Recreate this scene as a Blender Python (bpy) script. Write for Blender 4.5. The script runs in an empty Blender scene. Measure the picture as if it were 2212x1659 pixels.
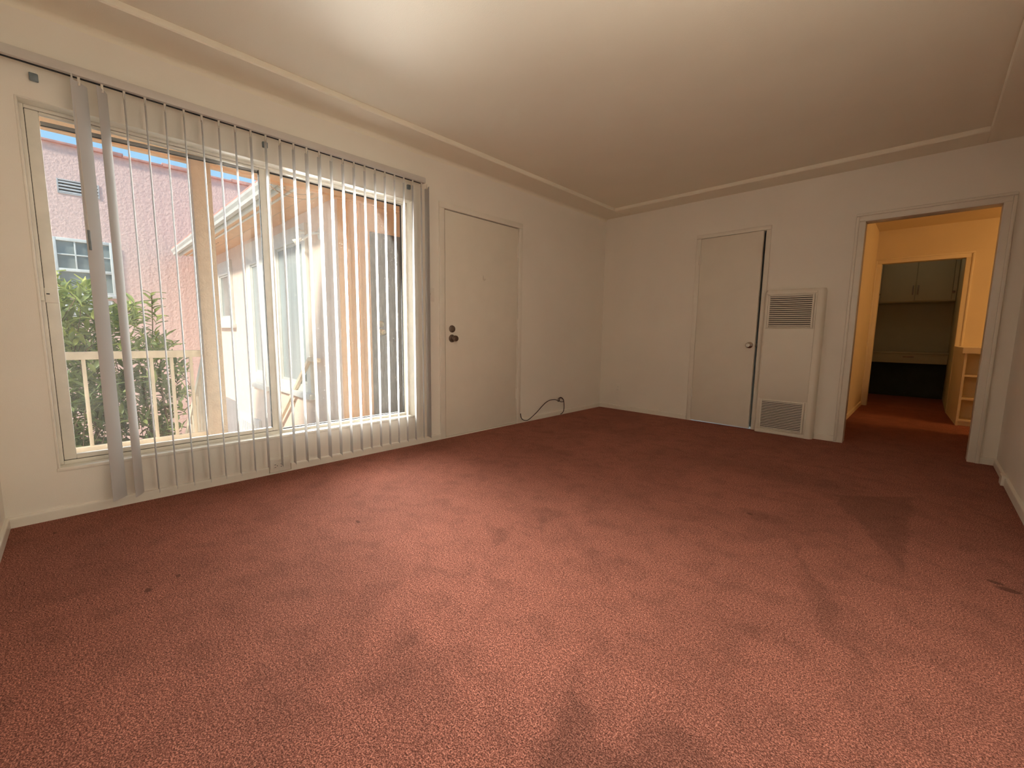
import bpy, bmesh, math, random
from mathutils import Vector, Matrix
random.seed(7)
S = bpy.context.scene
COL = S.collection
R = math.radians

# ------------------------------------------------------------ camera
cam_d = bpy.data.cameras.new('camera')
cam = bpy.data.objects.new('camera', cam_d); COL.objects.link(cam)
cam_d.sensor_fit = 'HORIZONTAL'; cam_d.sensor_width = 36.0
cam_d.lens = 36.0 * 915.98 / 2212.0
cam_d.clip_start = 0.02; cam_d.clip_end = 200
_rt = Vector((0.71662862, 0.69733224, 0.01308291)); _up = Vector((-0.09244481, 0.07637692, 0.99278423))
_fw = Vector((-0.69130122, 0.71266704, -0.11919863))
cam.matrix_world = Matrix(((_rt.x, _up.x, -_fw.x, 3.11029), (_rt.y, _up.y, -_fw.y, -4.91751),
                           (_rt.z, _up.z, -_fw.z, 0.97350), (0, 0, 0, 1)))
S.camera = cam

# ------------------------------------------------------------ sky, sun, lamps, exposure
S.view_settings.view_transform = 'Standard'; S.view_settings.look = 'None'
S.view_settings.gamma = 1.0; S.view_settings.exposure = 0.05; S.view_settings.use_curve_mapping = False
S.cycles.use_denoising = True
S.cycles.max_bounces = 10; S.cycles.diffuse_bounces = 6; S.cycles.transparent_max_bounces = 12
S.cycles.sample_clamp_indirect = 6.0
W = bpy.data.worlds.new('sky'); S.world = W; W.use_nodes = True
wn = W.node_tree; wn.nodes.clear()
wo = wn.nodes.new('ShaderNodeOutputWorld'); wb = wn.nodes.new('ShaderNodeBackground')
wt = wn.nodes.new('ShaderNodeTexCoord'); wx = wn.nodes.new('ShaderNodeSeparateXYZ'); wr = wn.nodes.new('ShaderNodeValToRGB')
wr.color_ramp.elements[0].position = 0.0; wr.color_ramp.elements[0].color = (0.55, 0.74, 0.90, 1)
wr.color_ramp.elements[1].position = 1.0; wr.color_ramp.elements[1].color = (0.16, 0.42, 0.85, 1)
e = wr.color_ramp.elements.new(0.5); e.color = (0.22, 0.58, 0.98, 1)
wb.inputs['Strength'].default_value = 1.12
wn.links.new(wt.outputs['Generated'], wx.inputs[0]); wn.links.new(wx.outputs['Z'], wr.inputs[0])
wn.links.new(wr.outputs[0], wb.inputs[0]); wn.links.new(wb.outputs[0], wo.inputs[0])

def lamp(name, kind, loc, direction, energy, color, **kw):
    d = bpy.data.lights.new(name, kind); d.energy = energy; d.color = color
    for k, v in kw.items(): setattr(d, k, v)
    o = bpy.data.objects.new(name, d); COL.objects.link(o); o.location = loc
    if direction is not None: o.rotation_euler = Vector(direction).to_track_quat('-Z', 'Y').to_euler()
    return o
lamp('sun', 'SUN', (0, -8, 8), (-0.27, 0.85, -0.64), 4.8, (1.0, 0.93, 0.82), angle=R(7))
# added area lights outside the panes, boosting the daylight into the room
for k in range(5):
    lamp('window_fill', 'AREA', (-0.26, -4.80 + 0.415 * k, 1.14), (1, -0.30, -0.18), (2.5, 3.5, 15, 46, 54)[k], (1.0, 0.975, 0.93), shape='RECTANGLE', size=0.40, size_y=1.70, spread=R(92))
# warm light of the room to the right of the hall
lamp('hall_light', 'POINT', (4.9, 1.55, 2.05), None, 25, (1.0, 0.60, 0.24), shadow_soft_size=0.10)
lamp('alcove_fill', 'POINT', (2.95, 3.75, 2.30), None, 0.6, (1.0, 0.88, 0.62), shadow_soft_size=0.10)  # added dim fill for the alcove, no fixture
# added point light without a fixture, fills the room
lamp('fill_light', 'POINT', (2.45, -3.3, 1.95), None, 4, (1.0, 0.90, 0.76), shadow_soft_size=0.20)

# ------------------------------------------------------------ materials
MATS = {}
def mat(name, base, rough=0.6, metal=0.0, var=0.06, vscale=6.0, bump=0.0, bscale=200.0, spec=0.4, col2=None, detail=3.0, stretch=(1, 1, 1)):
    m = bpy.data.materials.new(name); m.use_nodes = True
    nt = m.node_tree; N = nt.nodes; L = nt.links
    b = N['Principled BSDF']
    b.inputs['Roughness'].default_value = rough; b.inputs['Metallic'].default_value = metal
    b.inputs['Specular IOR Level'].default_value = spec
    tc = N.new('ShaderNodeTexCoord'); mp = N.new('ShaderNodeMapping'); mp.inputs['Scale'].default_value = stretch
    L.new(tc.outputs['Object'], mp.inputs['Vector'])
    nz = N.new('ShaderNodeTexNoise'); nz.inputs['Scale'].default_value = vscale; nz.inputs['Detail'].default_value = detail
    L.new(mp.outputs[0], nz.inputs['Vector'])
    rp = N.new('ShaderNodeValToRGB')
    c2 = col2 or tuple(max(0, c * (1 - 2 * var)) for c in base)
    c1 = base if col2 else tuple(min(1, c * (1 + var)) for c in base)
    rp.color_ramp.elements[0].color = (*c2, 1); rp.color_ramp.elements[1].color = (*c1, 1)
    rp.color_ramp.elements[0].position = 0.3; rp.color_ramp.elements[1].position = 0.7
    L.new(nz.outputs['Fac'], rp.inputs[0]); L.new(rp.outputs[0], b.inputs['Base Color'])
    if bump:
        n2 = N.new('ShaderNodeTexNoise'); n2.inputs['Scale'].default_value = bscale; n2.inputs['Detail'].default_value = 3
        L.new(mp.outputs[0], n2.inputs['Vector'])
        bp = N.new('ShaderNodeBump'); bp.inputs['Strength'].default_value = bump; bp.inputs['Distance'].default_value = 0.01
        L.new(n2.outputs['Fac'], bp.inputs['Height']); L.new(bp.outputs[0], b.inputs['Normal'])
    MATS[name] = m
    return m
WALLC = (0.85, 0.795, 0.70)
mat('wall_paint', WALLC, 0.55, var=0.012, vscale=2.5, bump=0.12, bscale=260)
mat('ceiling_paint', (0.86, 0.80, 0.66), 0.6, var=0.012, vscale=2.0, bump=0.10, bscale=220)
mat('trim_paint', (0.81, 0.755, 0.655), 0.33, var=0.015, vscale=9, bump=0.04, bscale=90)
mat('door_paint', (0.80, 0.74, 0.63), 0.36, var=0.015, vscale=5, bump=0.05, bscale=120)
mat('window_paint', (0.84, 0.79, 0.69), 0.4, var=0.03, vscale=14, bump=0.08, bscale=70)
mat('gasket', (0.03, 0.026, 0.022), 0.6, var=0.1)
mat('blind_vinyl', (0.60, 0.59, 0.58), 0.45, var=0.015, vscale=3)
mat('headrail_metal', (0.62, 0.58, 0.53), 0.4, var=0.02)
mat('slot_dark', (0.012, 0.012, 0.015), 0.6, var=0.1)
mat('bracket_plastic', (0.20, 0.24, 0.26), 0.4, var=0.1, vscale=40)
mat('heater_enamel', (0.81, 0.75, 0.64), 0.38, var=0.012, vscale=4, bump=0.02, bscale=60)
mat('nickel', (0.62, 0.57, 0.52), 0.16, 1.0, var=0.08, vscale=30)
mat('bronze', (0.30, 0.24, 0.20), 0.32, 1.0, var=0.1, vscale=30)
mat('brass', (0.75, 0.55, 0.24), 0.3, 1.0, var=0.08, vscale=30)
mat('cord_rubber', (0.035, 0.018, 0.02), 0.5, var=0.15, vscale=30)
mat('plate_plastic', (0.79, 0.735, 0.64), 0.35, var=0.012)
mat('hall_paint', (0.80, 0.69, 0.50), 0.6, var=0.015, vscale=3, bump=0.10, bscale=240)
mat('hall_trim', (0.84, 0.74, 0.56), 0.4, var=0.012)
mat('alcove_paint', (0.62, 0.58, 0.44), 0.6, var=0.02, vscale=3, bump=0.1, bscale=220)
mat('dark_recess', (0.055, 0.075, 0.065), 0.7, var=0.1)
mat('pink_stucco', (0.88, 0.60, 0.515), 0.9, var=0.05, vscale=18, bump=1.0, bscale=26, detail=6)
mat('peach_stucco', (0.86, 0.55, 0.34), 0.9, var=0.03, vscale=10, bump=0.35, bscale=60, detail=5)
mat('wing_stucco', (0.86, 0.68, 0.56), 0.9, var=0.03, vscale=8, bump=0.35, bscale=60, detail=5)
mat('tan_stucco', (0.62, 0.47, 0.35), 0.9, var=0.05, vscale=20, bump=0.5, bscale=70, detail=5)
mat('rail_paint', (0.86, 0.70, 0.52), 0.6, var=0.05, vscale=12)
mat('ext_white', (0.80, 0.78, 0.72), 0.6, var=0.04, vscale=10)
mat('gutter_metal', (0.70, 0.68, 0.62), 0.45, var=0.04, vscale=8)
mat('roof_tile', (0.72, 0.36, 0.29), 0.8, var=0.12, vscale=10)
mat('concrete', (0.60, 0.50, 0.40), 0.9, var=0.06, vscale=5, bump=0.3, bscale=90)
mat('ext_glass', (0.30, 0.33, 0.31), 0.12, var=0.16, vscale=2.2, spec=0.6)
mat('curtain_glass', (0.42, 0.47, 0.46), 0.25, var=0.10, vscale=2.0, spec=0.5, stretch=(6, 6, 0.4))
mat('dark_wood', (0.24, 0.21, 0.185), 0.6, vscale=14, col2=(0.14, 0.12, 0.105), stretch=(1, 6, 0.7), bump=0.3, bscale=60, detail=6)
mat('vent_metal', (0.55, 0.52, 0.50), 0.5, var=0.05)
mat('grey_panel', (0.34, 0.31, 0.30), 0.8, var=0.06)
mat('bark', (0.20, 0.13, 0.08), 0.9, var=0.2, vscale=30)

def leaf_mat():
    m = bpy.data.materials.new('leaf'); m.use_nodes = True; nt = m.node_tree; N = nt.nodes; L = nt.links
    b = N['Principled BSDF']; b.inputs['Roughness'].default_value = 0.45
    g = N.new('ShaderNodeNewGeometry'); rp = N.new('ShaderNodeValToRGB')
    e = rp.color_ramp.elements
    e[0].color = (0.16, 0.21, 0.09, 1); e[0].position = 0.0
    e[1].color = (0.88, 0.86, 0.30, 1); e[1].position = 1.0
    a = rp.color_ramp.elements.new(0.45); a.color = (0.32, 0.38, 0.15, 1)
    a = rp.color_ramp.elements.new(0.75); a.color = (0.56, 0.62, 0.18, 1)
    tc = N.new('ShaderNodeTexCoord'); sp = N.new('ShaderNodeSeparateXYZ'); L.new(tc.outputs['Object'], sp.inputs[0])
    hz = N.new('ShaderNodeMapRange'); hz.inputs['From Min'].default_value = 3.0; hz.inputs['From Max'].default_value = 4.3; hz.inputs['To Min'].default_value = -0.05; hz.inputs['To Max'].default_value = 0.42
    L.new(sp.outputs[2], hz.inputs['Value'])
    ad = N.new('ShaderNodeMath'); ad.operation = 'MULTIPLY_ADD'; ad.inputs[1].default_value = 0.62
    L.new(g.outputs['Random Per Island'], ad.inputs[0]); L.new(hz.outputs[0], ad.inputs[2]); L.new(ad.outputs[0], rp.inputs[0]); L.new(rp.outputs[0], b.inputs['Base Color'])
    t = N.new('ShaderNodeBsdfTranslucent'); L.new(rp.outputs[0], t.inputs[0])
    mx = N.new('ShaderNodeMixShader'); mx.inputs[0].default_value = 0.35
    L.new(b.outputs[0], mx.inputs[1]); L.new(t.outputs[0], mx.inputs[2])
    L.new(mx.outputs[0], N['Material Output'].inputs[0]); MATS['leaf'] = m
leaf_mat()

def glass_mat(name, film, gain):
    m = bpy.data.materials.new(name); m.use_nodes = True; nt = m.node_tree; N = nt.nodes; L = nt.links
    N.clear(); out = N.new('ShaderNodeOutputMaterial')
    tr = N.new('ShaderNodeBsdfTransparent'); tr.inputs[0].default_value = (0.95, 0.965, 0.955, 1)
    gl = N.new('ShaderNodeBsdfGlossy'); gl.inputs['Roughness'].default_value = 0.02
    fr = N.new('ShaderNodeFresnel'); fr.inputs[0].default_value = 1.45
    mul = N.new('ShaderNodeMath'); mul.operation = 'MULTIPLY'; mul.inputs[1].default_value = 0.7
    L.new(fr.outputs[0], mul.inputs[0])
    m1 = N.new('ShaderNodeMixShader'); L.new(mul.outputs[0], m1.inputs[0]); L.new(tr.outputs[0], m1.inputs[1]); L.new(gl.outputs[0], m1.inputs[2])
    # dust: an even film plus specks
    tc = N.new('ShaderNodeTexCoord'); nz = N.new('ShaderNodeTexNoise'); nz.inputs['Scale'].default_value = 140; nz.inputs['Detail'].default_value = 4
    L.new(tc.outputs['Object'], nz.inputs['Vector'])
    rp = N.new('ShaderNodeMapRange'); rp.inputs['From Min'].default_value = 0.66; rp.inputs['From Max'].default_value = 0.80
    rp.inputs['To Min'].default_value = film; rp.inputs['To Max'].default_value = 0.22
    L.new(nz.outputs['Fac'], rp.inputs['Value'])
    # the film lies thicker towards the sill
    sp = N.new('ShaderNodeSeparateXYZ'); L.new(tc.outputs['Object'], sp.inputs[0])
    fz = N.new('ShaderNodeMapRange'); fz.inputs['From Min'].default_value = 0.0; fz.inputs['From Max'].default_value = 1.2; fz.inputs['To Min'].default_value = gain; fz.inputs['To Max'].default_value = 0.0
    L.new(sp.outputs[2], fz.inputs['Value'])
    sm = N.new('ShaderNodeMath'); sm.operation = 'ADD'; L.new(rp.outputs[0], sm.inputs[0]); L.new(fz.outputs[0], sm.inputs[1])
    tl = N.new('ShaderNodeBsdfTranslucent'); tl.inputs[0].default_value = (0.8, 0.75, 0.66, 1)
    m2 = N.new('ShaderNodeMixShader'); L.new(sm.outputs[0], m2.inputs[0]); L.new(m1.outputs[0], m2.inputs[1]); L.new(tl.outputs[0], m2.inputs[2])
    L.new(m2.outputs[0], out.inputs[0]); MATS[name] = m
glass_mat('window_glass', 0.004, 0.0); glass_mat('dusty_glass', 0.006, 0.030)

def carpet_mat():
    m = bpy.data.materials.new('red_carpet'); m.use_nodes = True; nt = m.node_tree; N = nt.nodes; L = nt.links
    b = N['Principled BSDF']; b.inputs['Roughness'].default_value = 0.95; b.inputs['Specular IOR Level'].default_value = 0.05
    b.inputs['Sheen Weight'].default_value = 0.45; b.inputs['Sheen Roughness'].default_value = 0.32
    b.inputs['Sheen Tint'].default_value = (1.0, 0.46, 0.34, 1)
    tc = N.new('ShaderNodeTexCoord'); P = tc.outputs['Object']
    def noise(scale, detail=2, rough=0.5, vec=None, dist=0.0):
        n = N.new('ShaderNodeTexNoise'); n.inputs['Scale'].default_value = scale; n.inputs['Detail'].default_value = detail
        n.inputs['Roughness'].default_value = rough; n.inputs['Distortion'].default_value = dist
        L.new(vec or P, n.inputs['Vector']); return n.outputs['Fac']
    def mr(v, a, b_, c, d, smooth=True):
        n = N.new('ShaderNodeMapRange'); n.interpolation_type = 'SMOOTHSTEP' if smooth else 'LINEAR'
        for k, x in zip(('From Min', 'From Max', 'To Min', 'To Max'), (a, b_, c, d)): n.inputs[k].default_value = x
        L.new(v, n.inputs['Value']); return n.outputs[0]
    def math_(op, a, b_):
        n = N.new('ShaderNodeMath'); n.operation = op
        for i, x in enumerate((a, b_)):
            if isinstance(x, (int, float)): n.inputs[i].default_value = x
            else: L.new(x, n.inputs[i])
        return n.outputs[0]
    tuft = noise(270, 3, 0.65); tuft2 = noise(120, 2, 0.55)
    grain = math_('ADD', math_('MULTIPLY', tuft, 0.78), math_('MULTIPLY', tuft2, 0.22))
    g = mr(grain, 0.40, 0.60, 0.0, 1.0, False)
    rp = N.new('ShaderNodeValToRGB'); e = rp.color_ramp.elements
    e[0].color = (0.040, 0.009, 0.006, 1); e[1].color = (0.90, 0.38, 0.27, 1)
    a = e.new(0.5); a.color = (0.33, 0.098, 0.067, 1)
    L.new(g, rp.inputs[0])
    # pile lay: soft patches, footprints and vacuum strokes, some deepened to paint in shade
    mid = mr(noise(9.0, 5, 0.62, dist=0.5), 0.30, 0.58, 0.78, 1.04)
    big = mr(noise(1.7, 3, 0.55, dist=0.8), 0.35, 0.65, 0.88, 1.06)
    lay = math_('MULTIPLY', mid, big)
    sep = N.new('ShaderNodeSeparateXYZ'); L.new(P, sep.inputs[0])
    warp = math_('MULTIPLY', math_('SUBTRACT', noise(9, 3), 0.5), 0.12)
    X = math_('ADD', sep.outputs[0], warp); Y = math_('ADD', sep.outputs[1], warp)
    def stroke(x0, y0, x1, y1, w, soft, dark):
        dx, dy = x1 - x0, y1 - y0; ln = math.hypot(dx, dy); ux, uy = dx / ln, dy / ln
        al = math_('ADD', math_('MULTIPLY', math_('SUBTRACT', X, x0), ux), math_('MULTIPLY', math_('SUBTRACT', Y, y0), uy))
        pe = math_('ADD', math_('MULTIPLY', math_('SUBTRACT', X, x0), -uy), math_('MULTIPLY', math_('SUBTRACT', Y, y0), ux))
        m1 = mr(math_('ABSOLUTE', pe, 0), w - soft, w + soft, 1.0, 0.0)
        m2 = math_('MULTIPLY', mr(al, -0.05, 0.08, 0, 1), mr(al, ln - 0.2, ln + 0.1, 1, 0))
        return math_('SUBTRACT', 1.0, math_('MULTIPLY', math_('MULTIPLY', m1, m2), dark))
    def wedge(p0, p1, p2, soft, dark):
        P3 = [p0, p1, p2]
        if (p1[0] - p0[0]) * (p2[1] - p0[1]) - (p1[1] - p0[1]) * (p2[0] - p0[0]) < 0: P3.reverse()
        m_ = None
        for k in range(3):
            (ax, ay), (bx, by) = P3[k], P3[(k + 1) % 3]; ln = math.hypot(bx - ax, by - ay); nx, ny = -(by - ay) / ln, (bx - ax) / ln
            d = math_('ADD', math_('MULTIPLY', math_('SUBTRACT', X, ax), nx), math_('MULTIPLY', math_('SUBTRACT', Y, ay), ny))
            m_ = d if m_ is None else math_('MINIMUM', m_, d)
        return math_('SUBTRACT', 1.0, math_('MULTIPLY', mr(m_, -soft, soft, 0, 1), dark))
    for t in [  # vacuum marks, the nearest ones darkened further as painted-in shade
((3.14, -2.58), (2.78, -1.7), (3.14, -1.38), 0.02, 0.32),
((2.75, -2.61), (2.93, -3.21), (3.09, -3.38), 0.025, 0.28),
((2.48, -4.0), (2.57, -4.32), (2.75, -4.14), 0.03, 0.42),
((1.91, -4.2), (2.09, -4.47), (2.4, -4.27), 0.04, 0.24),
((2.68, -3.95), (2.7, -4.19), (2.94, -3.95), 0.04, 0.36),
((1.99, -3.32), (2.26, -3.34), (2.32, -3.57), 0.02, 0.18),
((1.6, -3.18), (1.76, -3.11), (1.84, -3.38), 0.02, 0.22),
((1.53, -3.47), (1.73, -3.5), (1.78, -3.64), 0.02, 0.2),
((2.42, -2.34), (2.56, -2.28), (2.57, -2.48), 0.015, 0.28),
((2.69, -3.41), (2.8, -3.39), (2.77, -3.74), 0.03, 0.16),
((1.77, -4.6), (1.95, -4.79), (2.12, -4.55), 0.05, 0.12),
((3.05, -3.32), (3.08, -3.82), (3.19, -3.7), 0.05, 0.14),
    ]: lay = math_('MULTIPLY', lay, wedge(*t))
    for s in [(0.7, -2.2, 1.6, -2.35, 0.10, 0.08, 0.16), (1.5, -1.55, 2.9, -1.45, 0.16, 0.14, 0.18), (0.4, -1.4, 1.3, -0.9, 0.12, 0.10, 0.12)]:
        lay = math_('MULTIPLY', lay, stroke(*s))
    # small dark burns and snags
    for (x, y, rx) in [(1.100, -3.970, 0.022), (1.108, -4.795, 0.022), (1.067, -4.700, 0.016), (3.432, -2.44, 0.045), (3.40, -2.40, 0.03), (0.22, -5.05, 0.014), (2.50, -2.39, 0.02)]:
        d = math_('SQRT', math_('ADD', math_('POWER', math_('SUBTRACT', sep.outputs[0], x), 2.0), math_('MULTIPLY', math_('POWER', math_('SUBTRACT', sep.outputs[1], y), 2.0), 3.0)), 0)
        lay = math_('MULTIPLY', lay, mr(d, rx * 0.45, rx * 1.1, 0.30, 1.0))
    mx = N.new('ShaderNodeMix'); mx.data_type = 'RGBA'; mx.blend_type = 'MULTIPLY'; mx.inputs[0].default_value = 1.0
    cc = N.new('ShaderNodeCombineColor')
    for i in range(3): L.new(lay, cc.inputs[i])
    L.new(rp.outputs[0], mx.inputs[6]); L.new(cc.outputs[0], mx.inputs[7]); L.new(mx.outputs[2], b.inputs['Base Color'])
    bp = N.new('ShaderNodeBump'); bp.inputs['Strength'].default_value = 1.0; bp.inputs['Distance'].default_value = 0.02
    L.new(grain, bp.inputs['Height']); L.new(bp.outputs[0], b.inputs['Normal'])
    MATS['red_carpet'] = m
carpet_mat()

# ------------------------------------------------------------ mesh helpers
ORG = {}
def frm(mb, ax, d0, d1, a0, a1, z0, z1, l, r_, b_, t, bev=0.003):
    """rectangular frame in the plane across axis ax; a is the other horizontal axis"""
    e = .0004
    for (p, q, u, v) in ((a0, a0 + l, z0, z1), (a1 - r_, a1, z0, z1), (a0 + l + e, a1 - r_ - e, z1 - t, z1), (a0 + l + e, a1 - r_ - e, z0, z0 + b_)):
        if ax == 'x': mb.box(d0, d1, p, q, u, v, bev)
        else: mb.box(p, q, d0, d1, u, v, bev)
class MB:
    def __init__(self): self.bm = bmesh.new()
    def box(self, x0, x1, y0, y1, z0, z1, r=0.0, seg=2):
        xs, ys, zs = sorted((x0, x1)), sorted((y0, y1)), sorted((z0, z1))
        t = bmesh.new()
        v = [t.verts.new((x, y, z)) for x in xs for y in ys for z in zs]
        for f in ((0, 1, 3, 2), (4, 6, 7, 5), (0, 4, 5, 1), (2, 3, 7, 6), (0, 2, 6, 4), (1, 5, 7, 3)): t.faces.new([v[i] for i in f])
        bmesh.ops.recalc_face_normals(t, faces=t.faces[:])
        if r > 0:
            r = min(r, 0.49 * min(xs[1] - xs[0], ys[1] - ys[0], zs[1] - zs[0]))
            bmesh.ops.bevel(t, geom=t.edges[:], offset=r, segments=seg, profile=0.5, affect='EDGES')
        self.merge(t); return self
    def merge(self, t, M=None):
        if M is not None: bmesh.ops.transform(t, matrix=M, verts=t.verts[:])
        me = bpy.data.meshes.new('tmp'); t.to_mesh(me); t.free(); self.bm.from_mesh(me); bpy.data.meshes.remove(me)
    def obox(self, a, b, w, h, up=(0, 0, 1), r=0.0):
        """box of section w x h running from a to b"""
        a, b = Vector(a), Vector(b); d = b - a; ln = d.length; d.normalize()
        s = d.cross(Vector(up)).normalized(); u = s.cross(d).normalized()
        t = MB().box(0, ln, -w / 2, w / 2, -h / 2, h / 2, r).bm
        M = Matrix(((d.x, s.x, u.x, a.x), (d.y, s.y, u.y, a.y), (d.z, s.z, u.z, a.z), (0, 0, 0, 1)))
        self.merge(t, M); bmesh.ops.recalc_face_normals(self.bm, faces=self.bm.faces[:]); return self
    def prism(self, prof, axis, a0, a1):
        """prof: 2D points; axis the extrusion axis; the two other axes in order x,y,z"""
        t = bmesh.new()
        def P(p, a): return {'x': (a, p[0], p[1]), 'y': (p[0], a, p[1]), 'z': (p[0], p[1], a)}[axis]
        A = [t.verts.new(P(p, a0)) for p in prof]; B = [t.verts.new(P(p, a1)) for p in prof]; n = len(prof)
        for i in range(n): t.faces.new((A[i], A[(i + 1) % n], B[(i + 1) % n], B[i]))
        t.faces.new(A); t.faces.new(B[::-1]); bmesh.ops.recalc_face_normals(t, faces=t.faces[:]); self.merge(t); return self
    def lathe(self, prof, origin, axis, n=28):
        """prof: (radius, distance along axis)"""
        ax = Vector(axis).normalized(); q = Vector((0, 0, 1)).rotation_difference(ax).to_matrix().to_4x4()
        t = bmesh.new(); rings = []
        for r, h in prof:
            if r < 1e-6: rings.append([t.verts.new((0, 0, h))])
            else: rings.append([t.verts.new((r * math.cos(2 * math.pi * k / n), r * math.sin(2 * math.pi * k / n), h)) for k in range(n)])
        for A, B in zip(rings, rings[1:]):
            for k in range(n):
                k2 = (k + 1) % n
                if len(A) == 1 and len(B) == 1: continue
                if len(A) == 1: t.faces.new((A[0], B[k2], B[k]))
                elif len(B) == 1: t.faces.new((A[k], A[k2], B[0]))
                else: t.faces.new((A[k], A[k2], B[k2], B[k]))
        bmesh.ops.recalc_face_normals(t, faces=t.faces[:])
        self.merge(t, Matrix.Translation(origin) @ q); return self
    def tube(self, pts, rad, n=8, smooth=True):
        pts = [Vector(p) for p in pts]
        if smooth and len(pts) > 2:
            q = [pts[0]] + pts + [pts[-1]]; o = []
            for i in range(1, len(q) - 2):
                for k in range(6):
                    u = k / 6; a, b, c, d = q[i - 1:i + 3]
                    o.append(0.5 * ((2 * b) + (c - a) * u + (2 * a - 5 * b + 4 * c - d) * u * u + (3 * b - a - 3 * c + d) * u ** 3))
            pts = o + [pts[-1]]
        t = bmesh.new(); rings = []
        for i, p in enumerate(pts):
            d = (pts[min(i + 1, len(pts) - 1)] - pts[max(i - 1, 0)]).normalized()
            ref = Vector((0, 0, 1)) if abs(d.z) < 0.9 else Vector((1, 0, 0))
            s = d.cross(ref).normalized(); u = s.cross(d)
            rr = rad(i / (len(pts) - 1)) if callable(rad) else rad
            rings.append([t.verts.new(p + rr * (s * math.cos(2 * math.pi * k / n) + u * math.sin(2 * math.pi * k / n))) for k in range(n)])
        for A, B in zip(rings, rings[1:]):
            for k in range(n): t.faces.new((A[k], A[(k + 1) % n], B[(k + 1) % n], B[k]))
        t.faces.new(rings[0]); t.faces.new(rings[-1][::-1]); bmesh.ops.recalc_face_normals(t, faces=t.faces[:])
        self.merge(t); return self
    def build(self, name, m, parent=None, origin=None, label=None, cat=None, group=None, kind=None, smooth=35):
        me = bpy.data.meshes.new(name)
        org = ORG[parent.name] if parent else Vector(origin or (0, 0, 0))
        bmesh.ops.translate(self.bm, vec=-org, verts=self.bm.verts[:])
        self.bm.to_mesh(me); self.bm.free(); me.materials.append(MATS[m])
        if smooth:
            for p in me.polygons: p.use_smooth = True
            me.set_sharp_from_angle(angle=R(smooth))
        o = bpy.data.objects.new(name, me); COL.objects.link(o)
        if parent: o.parent = parent
        else: o.location = org
        ORG[o.name] = org; tag(o, label, cat, group, kind)
        return o
def tag(o, label=None, cat=None, group=None, kind=None):
    if label: o['label'] = label
    if cat: o['category'] = cat
    if group: o['group'] = group
    if kind: o['kind'] = kind
    return o
def thing(name, loc, label, cat, group=None, kind=None):
    o = bpy.data.objects.new(name, None); COL.objects.link(o); o.location = loc; o.empty_display_size = 0.1
    ORG[o.name] = Vector(loc); return tag(o, label, cat, group, kind)
def struct(mb, name, m, label, cat, origin=None, smooth=0): return mb.build(name, m, None, origin, label, cat, None, 'structure', smooth)

# ------------------------------------------------------------ room shell
RX, NY, ZS, ZC = 3.584, -5.2145, 2.441, 2.476      # right wall, near wall, soffit, raised ceiling
WY0, WY1, WZ0, WZ1 = -5.024, -2.906, 0.250, 2.033   # window opening
DY0, DY1 = -2.590, -1.645                           # front door opening
fl = MB()
def quad(mb, pts):
    f = mb.bm.faces.new([mb.bm.verts.new(p) for p in pts]); return f
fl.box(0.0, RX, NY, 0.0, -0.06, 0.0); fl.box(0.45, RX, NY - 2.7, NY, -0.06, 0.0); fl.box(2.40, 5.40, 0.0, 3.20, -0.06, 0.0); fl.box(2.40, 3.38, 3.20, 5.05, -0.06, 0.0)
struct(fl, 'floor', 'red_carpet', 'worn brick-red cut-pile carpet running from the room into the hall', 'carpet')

w = MB()
for (y0, y1, z0, z1) in ((NY - .1, WY0, -.06, 2.6), (WY0, WY1, -.06, WZ0), (WY0, WY1, WZ1, 2.6), (WY1, DY0, -.06, 2.6), (DY0, DY1, 2.045, 2.6), (DY1, 0.12, -.06, 2.6)):
    w.box(-0.14, 0, y0, y1, z0, z1)
struct(w, 'wall_left', 'wall_paint', 'off-white wall holding the wide window and the front door', 'wall')
w = MB()
for (x0, x1, z0, z1) in ((0, 1.228, -.06, 2.6), (1.228, 1.868, 2.030, 2.6), (1.868, 2.630, -.06, 2.6), (2.630, 3.432, 1.990, 2.6), (3.432, RX, -.06, 2.6)):
    w.box(x0, x1, 0, 0.12, z0, z1)
struct(w, 'wall_back', 'wall_paint', 'off-white far wall with the closet door, heater and doorway', 'wall')
struct(MB().box(RX, RX + .12, NY - .1, 0.12, -.06, 2.6), 'wall_right', 'wall_paint', 'plain off-white wall at the right edge', 'wall')
m = MB(); m.box(-0.14, 0.45, NY - .12, NY, -.06, 2.6); m.box(0.45, RX + .12, NY - .12, NY, 2.10, 2.6)
struct(m, 'wall_front', 'wall_paint', 'off-white wall meeting the window wall at the left edge', 'wall')
m = MB(); m.box(0.35, 0.45, NY - 2.7, NY - .12, -.06, 2.6); m.box(RX, RX + .12, NY - 2.7, NY - .10, -.06, 2.6); m.box(0.35, RX + .12, NY - 2.8, NY - 2.7, -.06, 2.6); m.box(0.35, RX, NY - 2.8, NY - .12, 2.45, 2.6)  # added unseen space, opened behind the viewpoint to soak up bounced light
struct(m, 'wall_unseen_space', 'wall_paint', 'walls of an added unseen space behind the viewpoint, swallowing bounced light', 'wall')
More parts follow.
